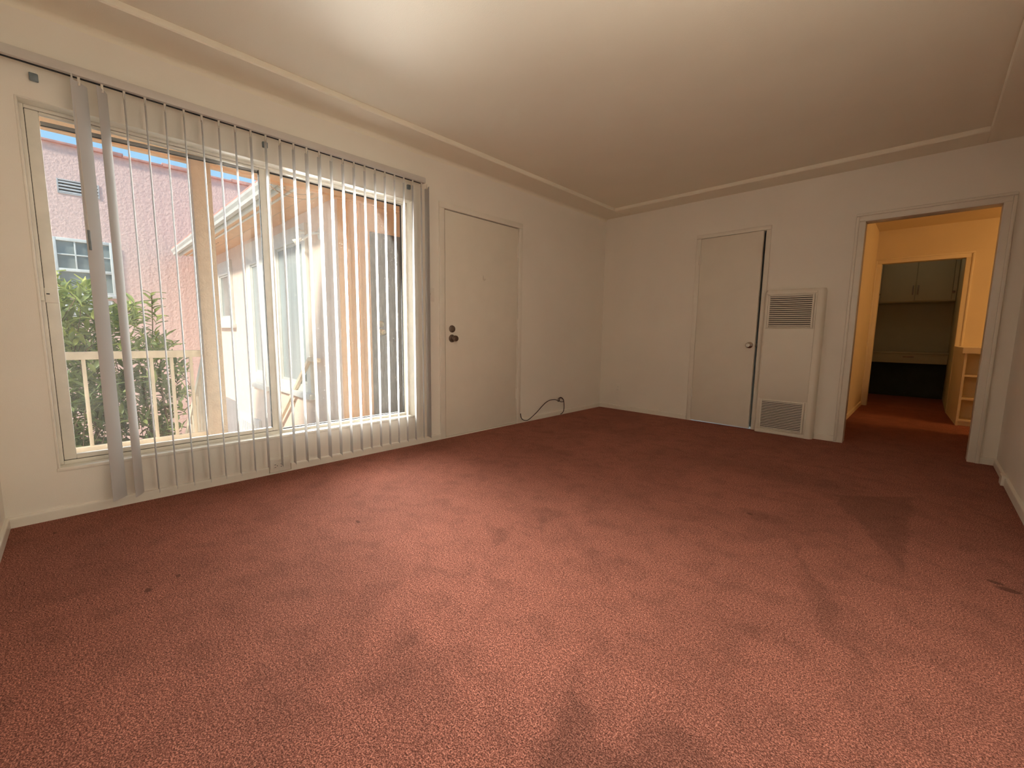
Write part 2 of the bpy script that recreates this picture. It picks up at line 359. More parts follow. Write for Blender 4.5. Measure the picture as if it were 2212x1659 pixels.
# ceiling: soffit band round the edge, raised field inside
c = MB(); sx, sy = 0.287, 0.268
def arc(cx, cz, r, a0, a1, n=6): return [(cx + r * math.cos(R(a0 + (a1 - a0) * k / n)), cz + r * math.sin(R(a0 + (a1 - a0) * k / n))) for k in range(n + 1)]
c.prism([(-.02, 2.60), (-.02, ZS - .012)] + [(0.0, ZS - .012)] + arc(0.030, ZS - .030, 0.030, 180, 90, 5) + [(sx - .006, ZS), (sx, ZS + .006), (sx, 2.60)], 'y', NY - .02, 0.02)
c.prism([(RX + .02, 2.60), (RX + .02, ZS), (RX - sx + .006, ZS), (RX - sx, ZS + .006), (RX - sx, 2.60)], 'y', NY - .02, 0.02)
c.prism([(0.02, 2.60), (0.02, ZS), (-sy + .006, ZS), (-sy, ZS + .006), (-sy, 2.60)], 'x', sx, RX - sx)
c.prism([(NY - .02, 2.60), (NY - .02, ZS), (NY + sy - .006, ZS), (NY + sy, ZS + .006), (NY + sy, 2.60)], 'x', sx, RX - sx)
c.box(sx - .002, RX - sx + .002, NY + sy - .002, -sy + .002, ZC, 2.599)
struct(c, 'ceiling', 'ceiling_paint', 'off-white ceiling with a shallow raised centre panel', 'ceiling', smooth=30)

# baseboards: bullnose profile about 5.5 cm above the carpet
def bb_prof(t=0.014, h=0.054): return [(0, -.02), (t, -.02), (t, h - .014)] + arc(t - .009, h - .010, 0.009, 0, 90, 5)[1:] + [(0, h)]
def bb(name, axis, a0, a1, off, sgn, label, t=0.014, h=0.054):
    m = MB(); m.prism([(off + sgn * p[0], p[1]) for p in bb_prof(t, h)], axis, a0, a1)
    return struct(m, name, 'trim_paint', label, 'baseboard', smooth=40)
b = MB()
for a0, a1 in ((NY, -4.068), (-3.926, DY0 - .055), (DY1 + .055, 0)): b.prism([(p[0], p[1]) for p in bb_prof()], 'y', a0, a1)
b.prism([(p[0], p[1]) for p in bb_prof(0.014, 0.012)], 'y', -4.068, -3.926)
struct(b, 'baseboard_left', 'trim_paint', 'low rounded baseboard along the window wall', 'baseboard', smooth=40)
b = MB()
for a0, a1 in ((0, 1.180), (2.412, 2.600), (3.492, RX)): b.prism([(-p[0], p[1]) for p in bb_prof()], 'x', a0, a1)
struct(b, 'baseboard_back', 'trim_paint', 'low rounded baseboard along the far wall', 'baseboard', smooth=40)
b = MB(); b.prism([(RX - p[0], p[1]) for p in bb_prof()], 'y', -0.56, 0); b.prism([(RX - p[0], p[1]) for p in bb_prof(0.016, 0.060)], 'y', NY, -0.665)
struct(b, 'baseboard_right', 'trim_paint', 'low rounded baseboard along the right wall, broken by a block', 'baseboard', smooth=40)
struct(MB().box(RX - .030, RX, -0.652, -0.555, -.02, 0.066, .005), 'trim_1', 'trim_paint', 'small wooden block at the break in the right-hand baseboard', 'trim block', (RX - .015, -.6, 0), smooth=40)
bb('baseboard_front', 'x', 0, 0.45, NY, 1, 'low baseboard along the wall at the left edge')

# ------------------------------------------------------------ window_1
win = thing('window_1', (-0.1, -3.965, WZ0), 'wide sliding window in cream-painted frame behind the vertical blinds', 'window', kind='structure')
def ring(mb, y0, y1, z0, z1, x0, x1, l, r_, t, b_, bev=0.003):
    frm(mb, 'x', x0, x1, y0, y1, z0, z1, l, r_, b_, t, bev)
f = MB(); ring(f, WY0, WY1, WZ0, WZ1, -.138, -.075, .022, .036, .020, .026)
f.box(-.074, .004, WY0 - .001, WY0 + .008, WZ0, WZ1, .002); f.box(-.074, .004, WY1 - .008, WY1 + .001, WZ0, WZ1, .002)
f.box(-.074, .004, WY0, WY1, WZ1 - .006, WZ1 + .001, .002); f.box(-.074, .006, WY0 - .004, WY1 + .002, WZ0 - .010, WZ0 + .008, .003)
f.build('frame', 'window_paint', win)
f = MB(); f.box(-.138, -.086, -3.972, -3.936, WZ0 + .026, WZ1 - .02, .003); f.box(-.100, -.080, -3.962, -3.946, WZ0 + .026, WZ1 - .02, .003)
f.build('mullion', 'window_paint', win)
sash = MB(); ring(sash, -5.000, -3.970, 0.279, 2.011, -.112, -.082, .046, .030, .012, .024)
sash = sash.build('sash', 'window_paint', win)
gk = MB(); ring(gk, -5.0025, -3.9675, 0.2755, 2.0145, -.105, -.088, .0035, .0035, .0035, .0035, 0)
gk.build('gasket', 'gasket', sash)
gk = MB(); ring(gk, -3.936, -2.942, 0.276, 2.011, -.128, -.115, .006, .006, .006, .006, 0); gk.box(-.112, -.090, -4.002, -3.993, .300, 2.0, 0)
gk.build('gasket', 'gasket', win)
MB().box(-.099, -.095, -4.958, -3.996, .300, 2.001).build('pane', 'dusty_glass', sash, smooth=0)
MB().box(-.124, -.120, -3.934, -2.944, .280, 2.008).build('pane', 'window_glass', win, smooth=0)
f = MB(); f.obox((-.130, -4.952, 1.9735), (-.130, -3.975, 2.0045), .010, .019, r=.002); f.build('outer_rail', 'grey_panel', win)
f = MB(); f.obox((-.130, -4.952, 1.9620), (-.130, -3.975, 1.9930), .009, .004); f.build('gasket', 'gasket', win)
# latch on the left stile
l = MB(); l.box(-.083, -.072, -5.002, -4.956, 1.095, 1.168, .003); l = l.build('latch', 'window_paint', sash)
l2 = MB(); l2.box(-.080, -.060, -5.020, -5.003, 1.105, 1.150, .003); l2.box(-.066, -.050, -5.022, -5.002, 1.104, 1.110, .001); l2.build('catch', 'window_paint', win)
MB().box(-.0725, -.0705, -4.996, -4.984, 1.136, 1.141).build('latch_slot', 'slot_dark', sash)

# ------------------------------------------------------------ front door (door_1)
d1 = thing('door_1', (0, -2.118, 0), 'flush off-white front door with deadbolt and dark round knob', 'door', kind='structure')
m = MB()
for y0, y1 in ((-2.648, -2.592), (-1.645, -1.590)): m.box(0, .014, y0, y1, -.02, 2.0395, .004)
m.box(0, .014, -2.648, -1.590, 2.040, 2.092, .004); m.build('casing', 'trim_paint', d1)
m = MB(); m.box(-.13, -.002, -2.592, -2.588, 0, 2.045); m.box(-.13, -.002, -1.648, -1.643, 0, 2.045); m.box(-.13, -.002, -2.592, -1.643, 2.040, 2.046); m.box(-.14, -.12, -2.6, -1.64, 0, 2.05)
m.build('jamb', 'trim_paint', d1, smooth=0)
MB().box(-.10, .012, -2.59, -1.646, -.02, .010, .003).build('threshold', 'trim_paint', d1)
slab = MB().box(-.040, .004, -2.582, -1.655, .014, 2.033, .002).build('slab', 'door_paint', d1)
MB().lathe([(0, 0), (.033, 0), (.033, .006), (.030, .012), (.027, .013), (.0, .0135)], (.004, -2.510, 1.004), (1, 0, 0)).build('deadbolt', 'bronze', slab)
MB().box(.017, .030, -2.513, -2.507, .990, 1.018, .002).build('thumb_turn', 'bronze', slab)
MB().lathe([(0, 0), (.036, 0), (.036, .004), (.031, .012), (.014, .016), (.013, .026), (.022, .034), (.0275, .044), (.0275, .056), (.024, .066), (.012, .069), (.0, .068)], (.004, -2.510, .918), (1, 0, 0)).build('knob', 'bronze', slab)
h = MB(); h.tube([(.005, -2.13, 1.515), (.012, -2.132, 1.505), (.016, -2.133, 1.485), (.022, -2.130, 1.472), (.024, -2.122, 1.474)], .003); h.box(.004, .007, -2.137, -2.120, 1.480, 1.520, .001); h.tube([(.005, -2.112, 1.488), (.014, -2.108, 1.482)], .003, smooth=False)
h.build('hook', 'door_paint', slab)
for z in (1.80, 1.066, .333):
    h = MB(); h.box(.000, .0065, -1.662, -1.640, z - .052, z + .052, .001); h.tube([(.010, -1.651, z - .055), (.010, -1.651, z + .055)], .007, 10, False)
    for k in (-.03, 0, .03): h.lathe([(.0085, 0), (.0085, .003)], (.010, -1.651, z + k), (0, 0, 1), 10)
    h.build('hinge', 'trim_paint', d1)

# ------------------------------------------------------------ closet door (door_2)
d2 = thing('door_2', (1.545, 0, 0), 'narrow flush closet door standing slightly ajar beside the wall heater', 'door', kind='structure')
m = MB()
for x0, x1 in ((1.182, 1.232), (1.864, 1.908)): m.box(x0, x1, -.014, 0, -.02, 2.0295, .004)
m.box(1.182, 1.908, -.014, 0, 2.030, 2.072, .004); m.build('casing', 'trim_paint', d2)
m = MB(); m.box(1.228, 1.233, .002, .118, 0, 2.03); m.box(1.863, 1.868, .002, .118, 0, 2.03); m.box(1.228, 1.868, .002, .118, 2.026, 2.031); m.build('jamb', 'trim_paint', d2, smooth=0)
slab = MB(); slab.box(0, .612, -.018, .018, .012, 2.021, .002)
bmesh.ops.transform(slab.bm, matrix=Matrix.Translation((1.2365, -.004, 0)) @ Matrix.Rotation(R(-2.0), 4, 'Z'), verts=slab.bm.verts[:])
slab = slab.build('slab', 'door_paint', d2)
MB().lathe([(0, 0), (.033, 0), (.033, .004), (.026, .012), (.013, .017), (.012, .028), (.020, .034), (.0255, .044), (.0255, .054), (.018, .061), (.010, .061), (.009, .058), (0, .058)], (1.800, -.041, .882), (0, -1, 0)).build('knob', 'nickel', slab)
MB().box(1.845, 1.8565, -.030, -.010, .866, .898, .002).build('latch_bolt', 'bronze', slab)
MB().box(1.860, 1.8645, -.006, .026, .850, .915, .001).build('strike_plate', 'bronze', d2)
for z in (1.80, .326):
    h = MB(); h.tube([(1.234, -.024, z - .05), (1.234, -.024, z + .05)], .006, 10, False); h.box(1.220, 1.246, -.024, -.012, z - .048, z + .048, .001); h.build('hinge', 'trim_paint', d2)
cl = MB(); cl.box(1.10, 1.95, .72, .76, -.06, 2.3); cl.box(1.06, 1.10, .12, .76, -.06, 2.3); cl.box(1.95, 1.99, .12, .76, -.06, 2.3); cl.box(1.06, 1.99, .12, .76, 2.26, 2.3); cl.box(1.06, 1.99, .12, .76, -.06, -.0)
struct(cl, 'wall_closet', 'wall_paint', 'dark closet interior behind the slightly open narrow door', 'wall')

# doorway casing (trim_2) and its jamb
def casing_profile_boxes(m, x0, x1, z1, y, wid, sgn=-1):
    for (a, b_) in ((x0 - wid, x0), (x1, x1 + wid)):
        m.box(a, b_, y, y + sgn * .012, -.02, z1 - .0003, .003)
    m.box(x0 - wid, x1 + wid, y, y + sgn * .012, z1, z1 + wid, .003)
    ow = .022
    m.box(x0 - wid - .001, x0 - wid + ow, y, y + sgn * .024, -.02, z1 + wid - ow - .0003, .007); m.box(x1 + wid - ow, x1 + wid + .001, y, y + sgn * .024, -.02, z1 + wid - ow - .0003, .007)
    m.box(x0 - wid - .001, x1 + wid + .001, y, y + sgn * .024, z1 + wid - ow, z1 + wid + .001, .007)
m = MB(); casing_profile_boxes(m, 2.630, 3.432, 1.990, 0, .062)
m.box(2.628, 2.634, -.010, .124, -.02, 1.992, .001); m.box(3.428, 3.434, -.010, .124, -.02, 1.992, .001); m.box(2.628, 3.434, -.010, .124, 1.985, 1.992, .001)
struct(m, 'trim_2', 'trim_paint', 'moulded off-white casing around the open doorway to the hall', 'door casing', (3.03, 0, 0), smooth=40)

# ------------------------------------------------------------ wall heater
ht = thing('wall_heater', (2.17, -.05, 0), 'tall off-white gas wall heater with two louvred grilles beside the closet door', 'heater')
pf = [(1.915, 0), (1.915, -.059)] + arc(1.938, -.059, .023, 180, 270, 5)[1:] + arc(2.372, -.046, .036, 270, 360, 7) + [(2.410, 0)]
m = MB()
t = bmesh.new(); A = [t.verts.new((p[0], p[1], 0.0)) for p in pf]; B = [t.verts.new((p[0], p[1], 1.40)) for p in pf]
cx, top = 2.16, []
for p in pf: top.append(t.verts.new((cx + (p[0] - cx) * .965, p[1] * .80, 1.428)))
n = len(pf)
for P_, Q in ((A, B), (B, top)):
    for i in range(n): t.faces.new((P_[i], P_[(i + 1) % n], Q[(i + 1) % n], Q[i]))
t.faces.new(A); t.faces.new(top[::-1]); bmesh.ops.recalc_face_normals(t, faces=t.faces[:]); m.merge(t)
body = m.build('cabinet', 'heater_enamel', ht, smooth=50)
fp = MB()
for (x0, x1, z0, z1) in ((1.932, 2.348, 0.004, 0.034), (1.932, 2.348, .352, 1.052), (1.932, 2.348, 1.384, 1.402), (1.932, 1.950, .0345, .3515), (2.334, 2.348, .0345, .3515), (1.932, 1.950, 1.0525, 1.3835), (2.334, 2.348, 1.0525, 1.3835)):
    fp.box(x0, x1, -.0915, -.080, z0, z1, .0025)
fp.build('front_panel', 'heater_enamel', ht)
def grille(z0, z1, n, tilt):
    g = MB(); x0, x1 = 1.952, 2.330
    frm(g, 'y', -.0985, -.080, x0, x1, z0, z1, .016, .016, .012, .012, .004)
    st = (z1 - z0 - .024) / n
    for k in range(n):
        zc = z0 + .012 + st * (k + .5)
        t = MB().box(x0 + .010, x1 - .010, -.0065, .0065, -st * .27, st * .27, .0015).bm
        g.merge(t, Matrix.Translation((0, -.0905, zc)) @ Matrix.Rotation(R(tilt), 4, 'X'))
    g.build('grille', 'heater_enamel', ht)
    MB().box(x0 + .012, x1 - .012, -.0865, -.0825, z0 + .01, z1 - .01).build('grille_backing', 'slot_dark', ht)
grille(1.060, 1.374, 15, 18); grille(.042, .342, 17, -14)

# ------------------------------------------------------------ vertical blind
BX = 0.072
vb = thing('vertical_blind', (BX, -3.95, 0.06), 'off-white vertical blind drawn across the window on a thin head rail', 'blind')
m = MB()
m.box(BX - .022, BX + .022, NY + .01, -2.842, 2.166, 2.208, .003); m.build('headrail', 'headrail_metal', vb)
MB().box(BX - .016, BX - .002, NY + .02, -2.856, 2.1635, 2.1665).build('track_slot', 'slot_dark', vb)
MB().box(BX - .020, BX + .020, -2.845, -2.836, 2.168, 2.206, .003).build('end_cap', 'headrail_metal', vb)
for y in (-4.955, -3.985, -2.945):
    k = MB(); k.box(0, .020, y - .015, y + .015, 2.112, 2.146, .004); k.build('bracket', 'bracket_plastic', vb)
SL = 0.0890
def slat_mesh(th, zt=2.142, zb=0.060):
    """slat hanging at the origin; th = plan angle of its room edge from +x"""
    t = bmesh.new(); n = 8; d = Vector((math.cos(th), math.sin(th), 0)); nn = Vector((-math.sin(th), math.cos(th), 0))
    cols = []
    for side in (0.0, 0.0009):
        row = []
        for k in range(n + 1):
            u = k / n - .5; s = 0.0042 * (1 - 4 * u * u) - .002 + side
            row.append((t.verts.new(d * (u * SL) + nn * s + Vector((0, 0, zb))), t.verts.new(d * (u * SL) + nn * s + Vector((0, 0, zt)))))
        cols.append(row)
    A, B = cols
    for k in range(n):
        t.faces.new((A[k][0], A[k + 1][0], A[k + 1][1], A[k][1])); t.faces.new((B[k][1], B[k + 1][1], B[k + 1][0], B[k][0]))
        t.faces.new((A[k][0], B[k][0], B[k + 1][0], A[k + 1][0])); t.faces.new((A[k][1], A[k + 1][1], B[k + 1][1], B[k][1]))
    t.faces.new((A[0][0], A[0][1], B[0][1], B[0][0])); t.faces.new((A[n][0], B[n][0], B[n][1], A[n][1]))
    bmesh.ops.recalc_face_normals(t, faces=t.faces[:]); return t
ratio = [.70, .45, .06, .06, .06, .06, .07, .10, .11, .17, .17, .20, .22, .28, .30, .25, .24, .23, .21, .21, .21, .17, .20, .20, .15, .23]
for i in range(26):
    y = -4.806 + 0.0808 * i
    if i == 25: y = -2.812
    phi = math.atan2(-4.917 - y, 3.04)
    off = math.asin(min(.95, ratio[i] * .081 * math.cos(phi) / SL))
    th = phi - off if i < 2 else phi + off
    if i == 25: th = R(-10)
    m = MB(); m.merge(slat_mesh(th), Matrix.Translation((BX, y, 0)))
    lab = {0: 'leftmost slat, turned to show its face', 1: 'second slat from the left, turned part way', 25: 'last slat at the right end, in shade'}.get(i)
    s = m.build('slat', 'blind_vinyl', vb, label=lab)
    k = MB(); k.box(BX - .006, BX + .006, y - .005, y + .005, 2.128, 2.168, .002); k.tube([(BX, y, 2.140), (BX + .010, y - .004, 2.132), (BX + .012, y - .002, 2.124)], .002, 6)
    k.build('clip', 'plate_plastic', s)
m = MB(); m.tube([(BX + .020, -4.830, 2.165), (BX + .026, -4.829, 1.9), (BX + .026, -4.826, 1.42)], .0035, 8, False); wand = m.build('wand', 'headrail_metal', vb)
MB().tube([(BX + .026, -4.8262, 1.45), (BX + .026, -4.8255, 1.355)], .006, 8, False).build('wand_grip', 'bracket_plastic', wand)

# ------------------------------------------------------------ switch, outlets, cable
sw = thing('light_switch', (0, -2.736, 1.235), 'small off-white light switch plate between the blind and the front door', 'switch')
MB().box(0, .006, -2.771, -2.701, 1.236, 1.351, .003).build('plate', 'plate_plastic', sw)
k = MB(); k.box(.006, .010, -2.752, -2.735, 1.266, 1.324, .002); t = MB().box(0, .012, -.005, .005, -.006, .010, .002).bm; k.merge(t, Matrix.Translation((.008, -2.7435, 1.297))); k.build('toggle', 'plate_plastic', sw)
o1 = thing('wall_outlet', (0.007, -3.995, 0.012), 'horizontal power outlet set low into the baseboard under the window', 'outlet')
MB().box(0, .020, -4.062, -3.932, .014, .098, .003).build('plate', 'plate_plastic', o1)
k = MB(); k.box(.019, .024, -4.040, -3.972, .034, .078, .003); rec = k.build('receptacle', 'plate_plastic', o1)
k = MB()
for y in (-4.030, -3.992):
    k.box(.0238, .0248, y - .005, y + .005, .064, .067); k.box(.0238, .0248, y - .005, y + .005, .046, .049); k.lathe([(0, 0), (.0028, 0), (.0028, .001), (0, .001)], (.0238, y + .012, .0565), (1, 0, 0), 10)
k.build('socket_slots', 'slot_dark', rec)
def back_plate(xc, zc, label, sockets):
    o = thing('wall_outlet', (xc, 0, zc - .06), label, 'outlet')
    MB().box(xc - .037, xc + .037, -.006, 0, zc - .059, zc + .059, .003).build('plate', 'wall_paint', o)
    k = MB()
    if sockets:
        for s in (-.020, .020):
            rc = MB().box(xc - .016, xc + .016, -.0085, -.005, zc + s - .014, zc + s + .014, .003).build('receptacle', 'wall_paint', o)
            for q in (-.006, .006): MB().box(xc + q - .001, xc + q + .001, -.0090, -.0084, zc + s - .002, zc + s + .006).build('socket_slot', 'bracket_plastic', rc)
    else:
        k.lathe([(0, 0), (.003, 0), (.003, .001), (0, .0015)], (xc, -.006, zc), (0, -1, 0), 10); k.build('screw', 'plate_plastic', o)
back_plate(.276, .275, 'painted-over power outlet low on the far wall, nearest the room corner', True)
back_plate(.622, .282, 'painted-over blank cover plate low on the far wall, nearest the closet door', False)
m = MB(); m.tube([(.016, -1.590, .105), (.018, -1.572, .050), (.022, -1.530, .024), (.026, -1.475, .020), (.024, -1.400, .050), (.022, -1.320, .090), (.022, -1.240, .142), (.022, -1.165, .182), (.020, -1.090, .200),
               (.020, -1.010, .200), (.022, -.960, .186), (.026, -.940, .170), (.030, -.925, .180), (.024, -.915, .200), (.020, -.890, .208), (.022, -.858, .196), (.024, -.835, .172), (.026, -.840, .158),
               (.030, -.880, .160), (.032, -.925, .172), (.024, -.940, .188), (.018, -.925, .205), (.020, -.885, .214), (.024, -.845, .190), (.026, -.828, .145), (.024, -.820, .085), (.020, -.825, .040), (.018, -.850, .016), (.018, -.880, .008)], .0042, 8)
m.build('cable', 'cord_rubber', None, (.02, -1.2, 0), 'dark cable looping up from the carpet with a loose knot beside the front door', 'cable')

# ------------------------------------------------------------ hall behind the doorway
m = MB(); m.box(2.40, 2.498, .12, 3.032, -.06, 2.5)
struct(m, 'wall_hall_left', 'hall_paint', 'warm-lit cream left wall of the hall', 'wall')
m = MB(); m.box(2.40, 2.566, 3.032, 3.14, -.06, 2.5); m.box(2.566, 3.375, 3.032, 3.14, 1.998, 2.5); m.box(3.375, 5.40, 3.032, 3.14, -.06, 2.5)
struct(m, 'wall_hall_back', 'hall_paint', 'warm-lit cream end wall of the hall around the second doorway', 'wall')
m = MB(); m.box(3.60, 3.72, .12, 1.40, -.06, 2.5); m.box(5.40, 5.5, .0, 3.14, -.06, 2.5); m.box(3.70, 5.5, .0, .12, -.06, 2.5)  # unseen partition, lengthened to keep the lamp off the hall floor
struct(m, 'wall_hall_right', 'hall_paint', 'cream wall on the right side of the hall, hidden from the room', 'wall')
struct(MB().box(2.40, 5.5, .12, 3.14, 2.445, 2.55), 'ceiling_hall', 'hall_paint', 'cream ceiling over the hall', 'ceiling')
m = MB(); casing_profile_boxes(m, 2.566, 3.375, 1.998, 3.032, .072)
struct(m, 'trim_3', 'hall_trim', 'cream casing around the second doorway at the end of the hall', 'door casing', (2.97, 3.032, 0), smooth=40)
m = MB(); m.prism([(2.498 + p[0], p[1]) for p in bb_prof()], 'y', .12, 3.03)
struct(m, 'baseboard_hall_left', 'hall_trim', 'low baseboard at the foot of the left hall wall', 'baseboard', smooth=40)
# half-height shelf unit
su = thing('shelf_unit', (3.62, 2.5, 0), 'half-height cream built-in open shelf unit at the right of the hall', 'shelf unit')
MB().prism([(3.380, 3.03), (3.430, 1.985), (3.450, 1.985), (3.400, 3.03)], 'z', .0, .815).build('side_panel', 'hall_trim', su)
MB().prism([(3.372, 3.03), (3.388, 2.30), (3.410, 1.965), (3.80, 1.965), (3.80, 3.03)], 'z', .815, .880).build('top', 'hall_trim', su)
for z in (.070, .317, .576):
    MB().prism([(3.436, 2.27), (3.448, 1.990), (3.80, 1.978), (3.80, 2.27)], 'z', z - .020, z).build('shelf', 'hall_trim', su)
MB().box(3.436, 3.80, 2.26, 2.28, .0, .815).build('back_panel', 'hall_trim', su)
MB().box(3.440, 3.80, 2.02, 2.26, .0, .050).build('base', 'hall_trim', su)
MB().box(3.80, 3.82, 1.975, 3.03, .0, .815).build('side_panel', 'hall_trim', su)

# alcove with built-in cabinets beyond the second doorway
m = MB(); m.box(2.34, 2.40, 3.14, 5.05, -.06, 2.5); m.box(3.375, 3.43, 3.14, 5.05, -.06, 2.5); m.box(2.34, 3.43, 5.0, 5.06, -.06, 2.5)
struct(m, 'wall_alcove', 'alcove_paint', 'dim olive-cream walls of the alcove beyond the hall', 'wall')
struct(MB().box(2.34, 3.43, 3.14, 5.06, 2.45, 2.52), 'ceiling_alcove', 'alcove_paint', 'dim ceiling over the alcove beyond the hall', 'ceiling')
cb = thing('wall_cabinet', (2.89, 4.75, 1.552), 'dim cream upper cabinet with paired doors in the alcove beyond the hall', 'cabinet')
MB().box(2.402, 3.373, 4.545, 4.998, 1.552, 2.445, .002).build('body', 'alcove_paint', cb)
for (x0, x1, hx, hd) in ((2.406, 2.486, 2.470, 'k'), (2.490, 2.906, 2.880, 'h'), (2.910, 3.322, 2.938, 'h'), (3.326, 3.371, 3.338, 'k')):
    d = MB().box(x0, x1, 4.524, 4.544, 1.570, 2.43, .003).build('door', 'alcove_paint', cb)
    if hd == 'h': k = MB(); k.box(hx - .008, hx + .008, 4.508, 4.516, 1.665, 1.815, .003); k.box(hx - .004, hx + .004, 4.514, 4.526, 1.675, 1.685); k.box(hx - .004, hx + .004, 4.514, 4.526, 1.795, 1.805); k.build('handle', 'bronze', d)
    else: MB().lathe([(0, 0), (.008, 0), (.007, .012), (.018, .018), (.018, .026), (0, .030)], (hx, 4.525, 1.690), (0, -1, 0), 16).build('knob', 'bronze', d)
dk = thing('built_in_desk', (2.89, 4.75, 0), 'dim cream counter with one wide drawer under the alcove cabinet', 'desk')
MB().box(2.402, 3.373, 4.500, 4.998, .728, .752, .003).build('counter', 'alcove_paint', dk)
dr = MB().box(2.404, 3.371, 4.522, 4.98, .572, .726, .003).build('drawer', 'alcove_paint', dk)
k = MB(); k.box(2.852, 2.986, 4.508, 4.516, .668, .682, .003); k.box(2.866, 2.874, 4.514, 4.524, .670, .680); k.box(2.964, 2.972, 4.514, 4.524, .670, .680); k.build('handle', 'bronze', dr)
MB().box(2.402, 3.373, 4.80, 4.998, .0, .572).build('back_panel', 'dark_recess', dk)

# ------------------------------------------------------------ porch outside the window
struct(MB().box(-1.36, -.14, -8.0, 0.6, -.20, -.03), 'floor_porch', 'concrete', 'concrete walkway slab just outside the window', 'walkway')
m = MB(); m.box(-1.30, -.14, -7.2, 0.6, 2.318, 2.62); m.box(-1.32, -1.26, -7.2, 0.6, 2.300, 2.62, .002)
struct(m, 'ceiling_porch', 'peach_stucco', 'peach stucco underside of the roof over the walkway', 'porch ceiling')
struct(MB().box(-.14, 5.6, -5.6, 5.3, 2.62, 2.80), 'roof', 'concrete', 'flat roof over the rooms, out of sight', 'roof')
struct(MB().box(-14, -.14, -16, 8, -2.90, -2.75), 'ground', 'concrete', 'concrete courtyard ground below the walkway', 'ground')
m = MB(); m.box(-1.275, -1.125, -4.180, -4.050, -.03, 2.31, .004); m.box(-1.292, -1.108, -4.179, -4.034, -.03, .06, .003)
m.build('porch_post', 'tan_stucco', None, (-1.2, -4.115, -.03), 'square tan stucco post at the end of the balcony railing', 'post')
rl = thing('balcony_railing', (-1.2, -5.3, -.03), 'cream-painted wooden balcony railing with square balusters outside the window', 'railing')
MB().box(-1.222, -1.178, -6.6, -4.182, .745, .801, .004).build('top_rail', 'rail_paint', rl)
MB().box(-1.218, -1.182, -6.6, -4.182, .068, .114, .004).build('bottom_rail', 'rail_paint', rl)
for i in range(19):
    y = -4.262 - .124 * i
    MB().box(-1.211, -1.189, y - .011, y + .011, .11, .75, .002).build('baluster', 'rail_paint', rl)
# stairs going down between the post and the wing
st = MB()
for k in range(14): st.box(-1.36 - .25 * (k + 1), -1.36 - .25 * k, -4.05, -2.99, -2.75, -.03 - .19 * (k + 1))
st.build('staircase', 'concrete', None, (-3.1, -3.5, -2.75), 'concrete staircase descending from the walkway along the wing wall', 'stairs')
hr = thing('stair_handrail', (-2.1, -3.02, .5), 'sloping tan handrail fixed to the sunlit wing wall', 'handrail')
m = MB(); m.obox((-2.02, -3.02, .640), (-3.55, -3.02, -.548), .040, .045, r=.004); m.obox((-1.75, -3.02, .640), (-2.03, -3.02, .640), .040, .045, r=.004); m.build('rail', 'rail_paint', hr)
for (x, z) in ((-1.95, .64), (-2.75, .073), (-3.4, -.432)): MB().box(x - .012, x + .012, -3.02, -2.96, z - .06, z - .02, .002).build('bracket', 'rail_paint', hr)
hr2 = thing('stair_handrail', (-2.3, -4.06, 0), 'sloping wooden stair balustrade seen beyond the tan post', 'handrail')
MB().obox((-1.30, -4.06, 1.09), (-4.4, -4.06, -1.32), .05, .06, r=.004).build('top_rail', 'rail_paint', hr2)
MB().obox((-1.30, -4.06, .34), (-4.4, -4.06, -2.07), .045, .05, r=.004).build('bottom_rail', 'rail_paint', hr2)
for k in range(18):
    x = -1.5 - .16 * k; z = .34 - (-1.30 - x) * .777
    MB().box(x - .011, x + .011, -4.071, -4.049, z, z + .75, .002).build('baluster', 'rail_paint', hr2)

# ------------------------------------------------------------ neighbouring wing
wg = thing('wing_building', (-4, -1, -2.75), 'peach stucco wing of the building with white eave gutter and tall windows', 'building')
MB().box(-6.65, -1.30, -2.96, 1.5, -2.75, 2.318).build('wall', 'wing_stucco', wg, smooth=0)
MB().box(-1.302, -1.288, -2.95, .55, -.03, 2.318).build('end_wall', 'peach_stucco', wg, smooth=0)
MB().box(-6.86, -1.32, -3.44, 1.6, 2.318, 2.40).build('soffit', 'peach_stucco', wg, smooth=0)
MB().box(-6.86, -1.32, -3.350, -3.325, 2.304, 2.320, .002).build('soffit_trim', 'ext_white', wg)
MB().box(-6.86, -1.32, -3.46, -3.43, 2.285, 2.40, .003).build('fascia', 'ext_white', wg)
MB().box(-6.86, -1.32, -3.155, -3.150, 2.3165, 2.3185).build('soffit_joint', 'tan_stucco', wg)
gp = [(-3.46, 2.33), (-3.50, 2.30), (-3.53, 2.31), (-3.535, 2.345), (-3.555, 2.375), (-3.56, 2.40), (-3.55, 2.405), (-3.46, 2.405)]
MB().prism(gp, 'x', -6.90, -1.32).build('gutter', 'gutter_metal', wg, smooth=0)
MB().prism([(-3.54, 2.41), (-3.54, 2.44), (-.8, 3.1), (1.8, 2.44), (1.8, 2.41)], 'x', -6.95, -1.32).build('roof', 'roof_tile', wg, smooth=0)
for x in (-5.1, -4.99, -2.62, -2.55):
    MB().box(x - .018, x + .018, -3.23, -3.218, 2.3155, 2.3185).build('eave_vent_slot', 'slot_dark', wg)
